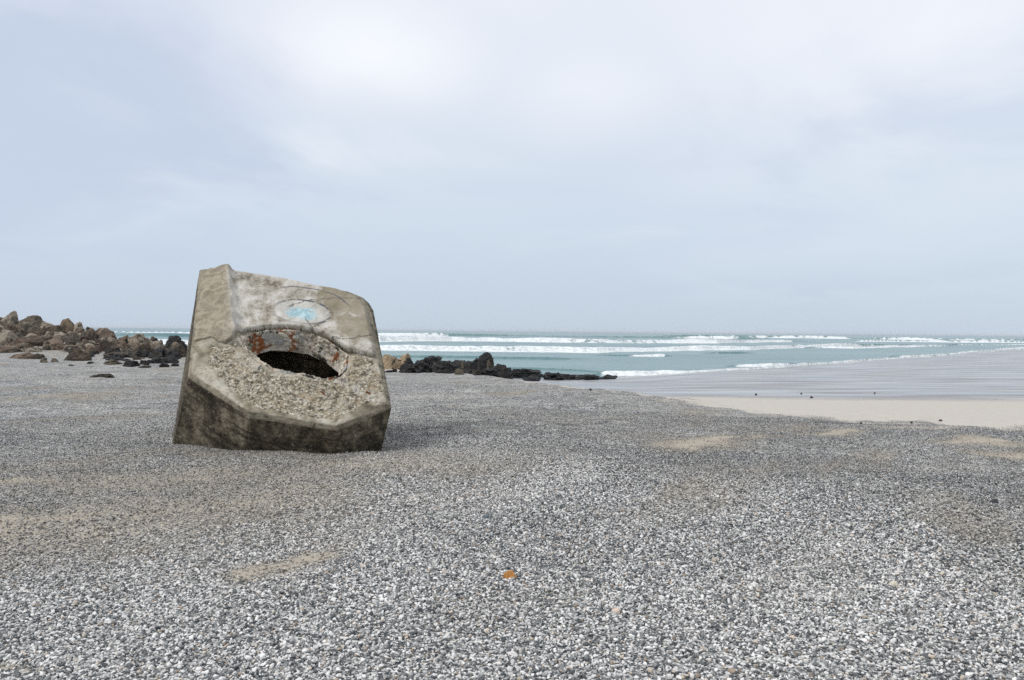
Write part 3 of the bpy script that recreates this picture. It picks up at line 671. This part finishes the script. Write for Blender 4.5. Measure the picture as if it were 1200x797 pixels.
# worn corners: bite a little out of the edges
co = co+dv
bme.vertices.foreach_set('co', co.astype(np.float32).ravel()); bme.update()
bme.polygons.foreach_set('use_smooth', np.ones(len(bme.polygons), bool))
a_ = bme.attributes.new('rough_zone', 'FLOAT', 'POINT'); a_.data.foreach_set('value', np.clip(rgh, 0, 1).astype(np.float32))
a_ = bme.attributes.new('side_zone', 'FLOAT', 'POINT'); a_.data.foreach_set('value', (pos_side*(dh > .02)).astype(np.float32))
a_ = bme.attributes.new('lip_zone', 'FLOAT', 'POINT'); a_.data.foreach_set('value', lip.astype(np.float32))
a_ = bme.attributes.new('hole_zone', 'FLOAT', 'POINT'); a_.data.foreach_set('value', (sstep(.075, .0, dh+.03*fbm(co*9, 3, 143))*(co[:, 2] < .05)).astype(np.float32))
def concrete_mat():
    t = NT('weathered_concrete'); v = t.coord()
    n1 = t.noise(v, 1.8, 5, .6); n2 = t.noise(v, 7, 6, .65); n3 = t.noise(v, 28, 4, .6)
    base = t.ramp(t.math('ADD', t.math('MULTIPLY', n1, .5), t.math('MULTIPLY', n2, .5)), [(.38, (.10, .086, .062)), (.46, (.27, .24, .18)), (.56, (.47, .435, .36))])
    base = t.mix(t.math('MULTIPLY', t.sst(n3, .52, .66), .55), base, (.10, .085, .06))
    # ochre streaks of the left strip
    st = t.noise(t.vmath('MULTIPLY', v, (2.5, 9, 3)), 1.6, 4, .6, .6)
    base = t.mix(t.math('MULTIPLY', t.sst(st, .5, .68), .6), base, (.25, .19, .115))
    # exposed aggregate
    dvv = t.vmath('ADD', v, t.vmath('MULTIPLY', t.n('ShaderNodeTexNoise', {'Vector': v, 'Scale': 35., 'Detail': 2.}).outputs['Color'], (.022, .022, .022)))
    vo = t.n('ShaderNodeTexVoronoi', {'Vector': dvv, 'Scale': 58.}); sp_ = t.n('ShaderNodeSeparateColor', {0: vo.outputs['Color']}).outputs
    ag = t.ramp(sp_[0], [(.0, (.035, .031, .026)), (.16, (.12, .10, .07)), (.35, (.29, .245, .17)), (.7, (.43, .38, .285)), (.92, (.66, .63, .56))])
    ag = t.mix(t.math('MULTIPLY', t.sst(n2, .5, .75), .5), ag, (.46, .43, .37))
    ag = t.mix(t.math('MULTIPLY', t.sst(t.noise(v, 3.3, 5, .7), .52, .66), .55), ag, (.12, .10, .075))
    ag = t.mix(t.math('MULTIPLY', t.sst(n3, .42, .6), .4), ag, (.33, .29, .215))
    ag = t.mix(t.math('MULTIPLY', t.sst(t.noise(v, 15, 4, .7), .53, .61), .85), ag, (.045, .037, .026))  # dark stones, with the shade of pits painted in as colour
    ag = t.mix(t.math('MULTIPLY', t.sst(t.noise(v, 4.2, 4, .6), .5, .68), .45), ag, (.33, .235, .125))
    ag = t.mix(t.math('MULTIPLY', t.sst(t.noise(t.vmath('ADD', v, (2, 7, 1)), 3.6, 6, .7), .53, .66), .75), ag, (.56, .53, .46))
    rz = t.attr('rough_zone')
    c = t.mix(t.math('MULTIPLY', t.sst(t.math('ADD', rz, t.math('MULTIPLY', t.math('SUBTRACT', n2, .5), 1.1)), .3, .6), .85), base, ag)
    # mottled damp algae, plus overhang shade painted into the flank colour
    sz = t.attr('side_zone')
    al = t.noise(t.vmath('MULTIPLY', v, (1, 1, .6)), 3.6, 8, .72); al2 = t.noise(v, 14, 4, .7)
    side = t.ramp(t.math('ADD', t.math('MULTIPLY', al, .62), t.math('MULTIPLY', al2, .38)), [(.38, (.02, .017, .012)), (.47, (.06, .05, .034)), (.55, (.155, .13, .09)), (.66, (.34, .30, .23))])
    plk = t.noise(t.vmath('MULTIPLY', v, (.7, .7, 9)), 1.8, 3, .5)
    side = t.mix(t.math('MULTIPLY', t.sst(plk, .5, .62), .6), side, (.022, .018, .012))
    side = t.mix(t.math('MULTIPLY', t.sst(t.noise(v, 24, 3, .7), .6, .68), .6), side, (.34, .31, .24))
    side = t.mix(t.math('MULTIPLY', t.attr('lip_zone'), t.sst(al2, .25, .55)), side, (.30, .265, .20))
    c = t.mix(t.sst(sz, .45, .7), c, side)
    # hole walls: dirty grey with rust
    hz = t.attr('hole_zone')
    hw = t.ramp(t.math('ADD', t.math('MULTIPLY', n2, .6), t.math('MULTIPLY', n3, .4)), [(.36, (.13, .115, .09)), (.46, (.42, .38, .30)), (.56, (.72, .67, .57))])
    hw = t.mix(t.sst(t.noise(t.vmath('ADD', v, (9, 1, 3)), 6, 4, .6), .56, .62), hw, (.05, .045, .04))  # dark blotches paint shaded cavities into the wall colour
    hw = t.mix(t.sst(t.noise(v, 5.5, 5, .6), .54, .62), hw, (.30, .11, .045))
    hw = t.mix(t.sst(t.noise(t.vmath('ADD', v, (4, 4, 4)), 5, 4, .6), .57, .64), hw, (.40, .395, .375))
    c = t.mix(t.sst(hz, .3, .7), c, hw)
    # pale efflorescence
    c = t.mix(t.math('MULTIPLY', t.math('MULTIPLY', t.sst(t.noise(v, 2.4, 6, .7), .56, .68), .55), t.math('SUBTRACT', 1, sz)), c, (.62, .60, .56))
    pl = t.n('ShaderNodeTexWave', {'Vector': v, 'Scale': 1.1, 'Distortion': .6, 'Detail': 2.}, wave_type='BANDS', bands_direction='Z', wave_profile='SAW').outputs[1]
    h = t.math('ADD', t.math('MULTIPLY', n3, .5), t.math('ADD', t.math('MULTIPLY', n2, .5), t.math('MULTIPLY', pl, .3)))
    h = t.math('ADD', h, t.math('MULTIPLY', t.math('MULTIPLY', t.math('SUBTRACT', .6, vo.outputs['Distance']), rz), .6))
    return t.out(c, .88, t.bump(h, .014, .8), .25)
def skim_mat():
    t = NT('painted_cement_skim'); v = t.coord()
    n1 = t.noise(v, 2.2, 6, .65); n2 = t.noise(v, 9, 7, .7); n3 = t.noise(v, 30, 5, .7)
    f = t.math('ADD', t.math('MULTIPLY', n1, .55), t.math('MULTIPLY', n2, .45))
    f = t.math('ADD', t.math('MULTIPLY', f, .75), t.math('MULTIPLY', n3, .25))
    c = t.ramp(f, [(.40, (.13, .112, .085)), (.46, (.33, .30, .245)), (.53, (.54, .515, .465)), (.62, (.74, .725, .69))])
    sx = t.n('ShaderNodeSeparateXYZ', {0: v}).outputs
    # ochre lichen on the strip left of the ridge and toward the upper and right rims
    dv_ = RN-RB; nx, ny = dv_[1], -dv_[0]; ln = math.hypot(nx, ny); nx /= ln; ny /= ln
    pt = onp(354, 368)[:2]-RB
    if pt[0]*nx+pt[1]*ny > 0: nx, ny = -nx, -ny
    sdist = t.math('ADD', t.math('MULTIPLY', t.math('SUBTRACT', sx[0], float(RB[0])), nx), t.math('MULTIPLY', t.math('SUBTRACT', sx[1], float(RB[1])), ny))
    st = t.noise(t.vmath('MULTIPLY', v, (3, 3, 3)), 1.7, 5, .65, .8)
    brown = t.mix(t.sst(t.noise(t.n('ShaderNodeVectorRotate', {'Vector': v, 'Angle': -.6}, rotation_type='Z_AXIS').outputs[0], 6, 6, .7, 1.2), .4, .6), (.36, .31, .225), (.20, .165, .11))
    lm = t.sst(t.math('ADD', sdist, t.math('MULTIPLY', t.math('SUBTRACT', n2, .5), .12)), -.03, .06)
    # right/top lichen: grows toward the far right corner
    D_ = onp(428, 352)[:2]; E_ = onp(440, 420)[:2]
    dd = t.vmath('SUBTRACT', v, (float(D_[0]), float(D_[1]), 0)); ldist = t.n('ShaderNodeVectorMath', {0: dd}, operation='LENGTH').outputs[1]
    de = t.vmath('SUBTRACT', v, (float((D_+E_)[0]/2), float((D_+E_)[1]/2), 0)); ldist2 = t.n('ShaderNodeVectorMath', {0: de}, operation='LENGTH').outputs[1]
    near = t.math('MAXIMUM', t.sst(ldist, .85, .2), t.sst(ldist2, .6, .1))
    rm = t.math('MULTIPLY', t.sst(t.math('ADD', t.math('MULTIPLY', near, .5), st), .62, .85), .8)
    c = t.mix(t.math('MULTIPLY', lm, .85), c, brown)
    c = t.mix(rm, c, t.mix(n2, (.15, .12, .07), (.34, .29, .20)))
    c = t.mix(t.math('MULTIPLY', t.sst(n3, .5, .68), .45), c, (.14, .125, .10))
    c = t.mix(t.math('MULTIPLY', t.sst(t.noise(t.vmath('MULTIPLY', v, (3, 10, 3)), 2.2, 6, .7, 1.5), .55, .66), .5), c, (.15, .14, .12))
    # painted oval with a blue middle
    ec = onp(354, 368.5)[:2]; ex = .335; ey = .205
    dx = t.math('SUBTRACT', sx[0], float(ec[0])); dy = t.math('SUBTRACT', sx[1], float(ec[1]))
    wob = t.math('MULTIPLY', t.math('SUBTRACT', t.noise(v, 5, 3), .5), .12)
    rr_ = t.math('ADD', t.math('SQRT', t.math('ADD', t.math('POWER', t.math('DIVIDE', dx, ex), 2), t.math('POWER', t.math('DIVIDE', dy, ey), 2))), wob)
    inside = t.sst(rr_, 1.0, .92)
    c = t.mix(t.math('MULTIPLY', inside, .4), c, t.mix(n2, (.46, .46, .42), (.66, .66, .63)))
    bdx = t.math('SUBTRACT', dx, .03)
    rb_ = t.math('ADD', t.math('SQRT', t.math('ADD', t.math('POWER', t.math('DIVIDE', bdx, .2), 2), t.math('POWER', t.math('DIVIDE', t.math('ADD', dy, .03), .125), 2))), t.math('MULTIPLY', t.math('SUBTRACT', n2, .5), 2.2))
    c = t.mix(t.math('MULTIPLY', t.sst(rb_, 1.05, .6), t.math('MULTIPLY', .9, t.sst(n3, .3, .52))), c, t.mix(t.sst(t.noise(v, 12, 3), .4, .6), (.26, .45, .52), (.46, .64, .68)))
    rmod = t.math('ABSOLUTE', t.math('SUBTRACT', rr_, 1.0))
    up = t.sst(t.math('ADD', dx, t.math('MULTIPLY', dy, 1.6)), -.28, .1)
    c = t.mix(t.math('MULTIPLY', t.math('MULTIPLY', t.sst(rmod, .10, .03), t.math('ADD', .35, t.math('MULTIPLY', up, .6))), t.sst(n2, .42, .52)), c, (.075, .08, .095))
    # a second, fainter stroke above it
    r2 = t.math('ADD', t.math('SQRT', t.math('ADD', t.math('POWER', t.math('DIVIDE', t.math('ADD', dx, .03), .62), 2), t.math('POWER', t.math('DIVIDE', t.math('ADD', dy, .06), .5), 2))), wob)
    m2 = t.math('MULTIPLY', t.sst(t.math('ABSOLUTE', t.math('SUBTRACT', r2, 1.0)), .035, .01), t.sst(dy, .15, .3))
    c = t.mix(t.math('MULTIPLY', t.math('MULTIPLY', m2, t.sst(n1, .4, .5)), .8), c, (.10, .10, .11))
    for ox, oy, rx, ry, y0, y1 in ((.75, -.05, .95, .42, .05, .4), (-.1, .95, 1.1, .62, -.7, -.3), (.5, .25, .5, .62, -.6, -.1)):
        rc_ = t.math('ADD', t.math('SQRT', t.math('ADD', t.math('POWER', t.math('DIVIDE', t.math('SUBTRACT', dx, ox), rx), 2), t.math('POWER', t.math('DIVIDE', t.math('SUBTRACT', dy, oy), ry), 2))), t.math('MULTIPLY', t.math('SUBTRACT', t.noise(v, 6, 5, .6), .5), .3))
        cm = t.math('MULTIPLY', t.sst(t.math('ABSOLUTE', t.math('SUBTRACT', rc_, 1.0)), .02, .006), t.math('MULTIPLY', t.sst(dy, y0-.05, y0+.05), t.sst(dy, y1+.05, y1-.05)))
        c = t.mix(t.math('MULTIPLY', cm, t.math('MULTIPLY', .8, t.sst(n1, .42, .5))), c, (.07, .065, .06))
    h = t.math('ADD', t.math('MULTIPLY', n2, .6), t.math('MULTIPLY', n3, .4))
    return t.out(c, .8, t.bump(h, .012, .9), .3)
block = bpy.data.objects.new('concrete_block', None); COL.objects.link(block)
bmx = Matrix.Identity(4)
for i in range(3):
    bmx[i][0] = u[i]; bmx[i][1] = v[i]; bmx[i][2] = w[i]; bmx[i][3] = J0[i]
tag(block, 'tilted many-sided weathered concrete bunker block with a broken hole, half sunk in shingle', 'concrete block')
bme.materials.clear(); bme.materials.append(concrete_mat())
body = bpy.data.objects.new('concrete_body', bme); COL.objects.link(body); body.parent = block
# cement skim over the upper part of the top face
g_ = .011
us = np.arange(-1.75, 1.6, g_); vs = np.arange(.5, 2.7, g_)
UU, VV = np.meshgrid(us, vs, indexing='xy'); pp = np.stack([UU.ravel(), VV.ravel()], 1)
pq = np.stack([pp[:, 0], pp[:, 1], np.zeros(len(pp))], 1)
ds = polyd(pp, SK)+.012*fbm(pq*9, 3, 130)
dk = -ds
thick = .012+.033*sstep(-.06, .10, ridge_side(pp)+.15)+.02*sstep(.9, 1.3, ridge_side(pp))
top = htop(pp)+thick*(sstep(-.004, .02, dk))+.008*fbm(pq*3, 3, 131)+.003*fbm(pq*14, 3, 132)+.0015*fbm(pq*40, 2, 133)
# no overhang past the block's outline
OUT = [h_[:2] for h_ in (hullp[0], hullp[1], hullp[2], hullp[3], hullp[4], hullp[5], hullp[6], hullp[7], hullp[8], onp(234, 317), onp(221, 440))]
do = polyd(pp, OUT)
top = top-.045*sstep(-.045, .012, do)-.05*sstep(-.005, .02, do)
keepv = (ds < 0) & (do < .012)
nx_, ny_ = len(us), len(vs); kv = keepv.reshape(ny_, nx_)
kq = kv[:-1, :-1] & kv[:-1, 1:] & kv[1:, 1:] & kv[1:, :-1]
idx = np.arange(nx_*ny_).reshape(ny_, nx_)
q = np.stack([idx[:-1, :-1][kq], idx[:-1, 1:][kq], idx[1:, 1:][kq], idx[1:, :-1][kq]], 1)
# skirt: boundary edges drop to below the surface
e = np.concatenate([q[:, [0, 1]], q[:, [1, 2]], q[:, [2, 3]], q[:, [3, 0]]]); key = np.sort(e, 1); kk = key[:, 0].astype(np.int64)*10**7+key[:, 1]
uq, inv, cnt = np.unique(kk, return_inverse=True, return_counts=True); be = e[cnt[inv] == 1]
VT = np.stack([pp[:, 0], pp[:, 1], top], 1); VBt = VT.copy(); VBt[:, 2] -= .075
nv = len(VT); qs = np.stack([be[:, 1], be[:, 0], be[:, 0]+nv, be[:, 1]+nv], 1)
Vall = np.vstack([VT, VBt]); Qall = np.vstack([q, qs, (q+nv)[:, ::-1]])
used = np.unique(Qall); mp = np.full(len(Vall), -1); mp[used] = np.arange(len(used))
skim = mesh_np('cement_skim', Vall[used], mp[Qall], skim_mat(), block, True)
skim['label'] = 'smooth pale cement skin with a painted oval and blue blotch'
# rusty reinforcing bars sticking out of the hole wall
M_bar = plain('rusty_iron', (.10, .035, .015), (.26, .10, .035), 20, .9)
def bar(p, q_, r):
    bm = bmesh.new(); p = Vector(p); q_ = Vector(q_); dirv = (q_-p); ln = dirv.length
    bmesh.ops.create_cone(bm, cap_ends=True, segments=10, radius1=r, radius2=r*.8, depth=ln)
    bmesh.ops.subdivide_edges(bm, edges=[e_ for e_ in bm.edges if abs(e_.verts[0].co.z-e_.verts[1].co.z) > ln*.5], cuts=6)
    for v_ in bm.verts:
        s_ = vn(np.array([[v_.co.x*60, v_.co.y*60, v_.co.z*60]]), 3)[0]; v_.co.x *= 1+.25*s_; v_.co.y *= 1+.25*s_
    bm.transform(Matrix.Translation((p+q_)/2) @ dirv.to_track_quat('Z', 'Y').to_matrix().to_4x4())
    me = bpy.data.meshes.new('rusty_bar'); bm.to_mesh(me); bm.free(); me.materials.append(M_bar)
    o = bpy.data.objects.new('rusty_bar', me); COL.objects.link(o); o.parent = block; return o
for (pa, wa_), (pb, wb_), r in [(((366, 392), -.07), ((372, 405), -.17), .017), (((377, 396), -.06), ((380, 408), -.15), .018), (((339, 388), -.06), ((342, 398), -.14), .016),
                            (((396, 413), -.02), ((390, 424), -.09), .018), (((292, 398), -.03), ((300, 404), -.10), .016), (((377, 459), .004), ((382, 465), -.002), .012), (((429, 459), .004), ((434, 461.5), 0), .012)]:
    bar(onp(*pa, wa_), onp(*pb, wb_), r)
block.matrix_world = bmx

# ------------------------------------------------------------------ air
bm = bmesh.new(); bmesh.ops.create_cube(bm, size=1)
me = bpy.data.meshes.new('haze'); bm.to_mesh(me); bm.free()
hz_ = bpy.data.objects.new('haze', me); COL.objects.link(hz_)
hz_.scale = (19000, 19000, 12.5); hz_.location = (0, 0, -6.5+6.25)
t = NT('sea_haze'); pv = t.n('ShaderNodeVolumePrincipled', {'Color': (.93, .96, 1, 1), 'Density': .00011, 'Anisotropy': .2}); t.n('ShaderNodeOutputMaterial', {'Volume': pv.outputs[0]})
me.materials.append(t.m); tag(hz_, 'thin sea haze over the water', None, None, 'stuff')

# ------------------------------------------------------------------ sky and sun
SUN_EL, SUN_AZ = R_(48), R_(-115)      # azimuth from +Y toward +X
t = NT('World', True); sc.world = t.m
sky = t.n('ShaderNodeTexSky', sky_type='NISHITA', sun_disc=False, sun_elevation=SUN_EL, sun_rotation=SUN_AZ)
dirv = t.coord('Generated'); sx = t.n('ShaderNodeSeparateXYZ', {0: dirv}).outputs
zc = t.math('MAXIMUM', sx[2], 0.0)
inv = t.math('DIVIDE', 1, t.math('ADD', zc, .16))
pl = t.n('ShaderNodeCombineXYZ', {0: t.math('MULTIPLY', sx[0], inv), 1: t.math('MULTIPLY', sx[1], inv), 2: 0.}).outputs[0]
grad = t.ramp(zc, [(0, (.50, .585, .69)), (.05, (.515, .60, .71)), (.16, (.61, .685, .775)), (.33, (.73, .775, .85)), (.6, (.84, .86, .91)), (1, (.9, .92, .95))])
n1 = t.noise(pl, .8, 7, .56, .5); n2 = t.noise(t.vmath('ADD', pl, (7, 3, 0)), .45, 3, .5)
cl = t.math('ADD', t.math('MULTIPLY', n1, .6), t.math('MULTIPLY', n2, .4))
amt = t.sst(zc, .04, .22)
def blob(px, py, r_in, r_out, sy=1.0):
    """share of a cloud bank round a direction"""
    d = ray(px, py); d = d/np.linalg.norm(d)
    q = t.vmath('MULTIPLY', t.vmath('SUBTRACT', dirv, tuple(float(a) for a in d)), (1, 1, sy))
    ln = t.n('ShaderNodeVectorMath', {0: q}, operation='LENGTH').outputs[1]
    return t.sst(t.math('ADD', ln, t.math('MULTIPLY', t.math('SUBTRACT', n1, .5), .8)), r_out, r_in)
dk = t.math('MAXIMUM', t.math('MAXIMUM', blob(90, 140, .05, .36, 1.3), blob(40, 215, .02, .3, 1.6)), t.math('MULTIPLY', blob(760, 210, .0, .3, 1.8), .35))
br = t.math('MAXIMUM', t.math('MAXIMUM', blob(430, 62, .0, .24, 2.4), t.math('MULTIPLY', blob(690, 110, .0, .2, 2.2), .4)), t.math('MULTIPLY', blob(1120, 50, .0, .45, 1.2), .6))
wisp = t.sst(cl, .40, .60)
c = t.mix(t.math('MULTIPLY', t.math('MULTIPLY', dk, t.math('SUBTRACT', 1.05, t.math('MULTIPLY', wisp, .7))), .95), grad, (.52, .59, .725))
c = t.mix(t.math('MULTIPLY', t.math('MULTIPLY', br, t.math('ADD', .1, t.math('MULTIPLY', wisp, .9))), .95), c, (.96, .96, .985))
c = t.mix(t.math('MULTIPLY', t.math('MULTIPLY', t.sst(cl, .47, .37), amt), .45), c, (.55, .62, .75))
c = t.mix(t.math('MULTIPLY', t.math('MULTIPLY', t.sst(cl, .51, .63), amt), .5), c, (.84, .86, .91))
b1 = t.n('ShaderNodeBackground', {0: c, 1: 1.0}); b2 = t.n('ShaderNodeBackground', {0: sky.outputs[0], 1: .08})
mx = t.n('ShaderNodeMixShader', {0: .1, 1: b1.outputs[0], 2: b2.outputs[0]})
t.n('ShaderNodeOutputWorld', {0: mx.outputs[0]})
sl = bpy.data.lights.new('sun', 'SUN'); sl.energy = 1.5; sl.angle = R_(14); sl.color = (1, .96, .9)
so = bpy.data.objects.new('sun', sl); COL.objects.link(so)
dsun = Vector((math.cos(SUN_EL)*math.sin(SUN_AZ), math.cos(SUN_EL)*math.cos(SUN_AZ), math.sin(SUN_EL)))
so.rotation_euler = dsun.to_track_quat('Z', 'Y').to_euler()
vs_ = sc.view_settings; vs_.view_transform = 'Standard'; vs_.look = 'None'; vs_.exposure = .2; vs_.gamma = 1; vs_.use_curve_mapping = False
sc.render.engine = 'CYCLES'; sc.cycles.max_bounces = 6; sc.cycles.use_denoising = False
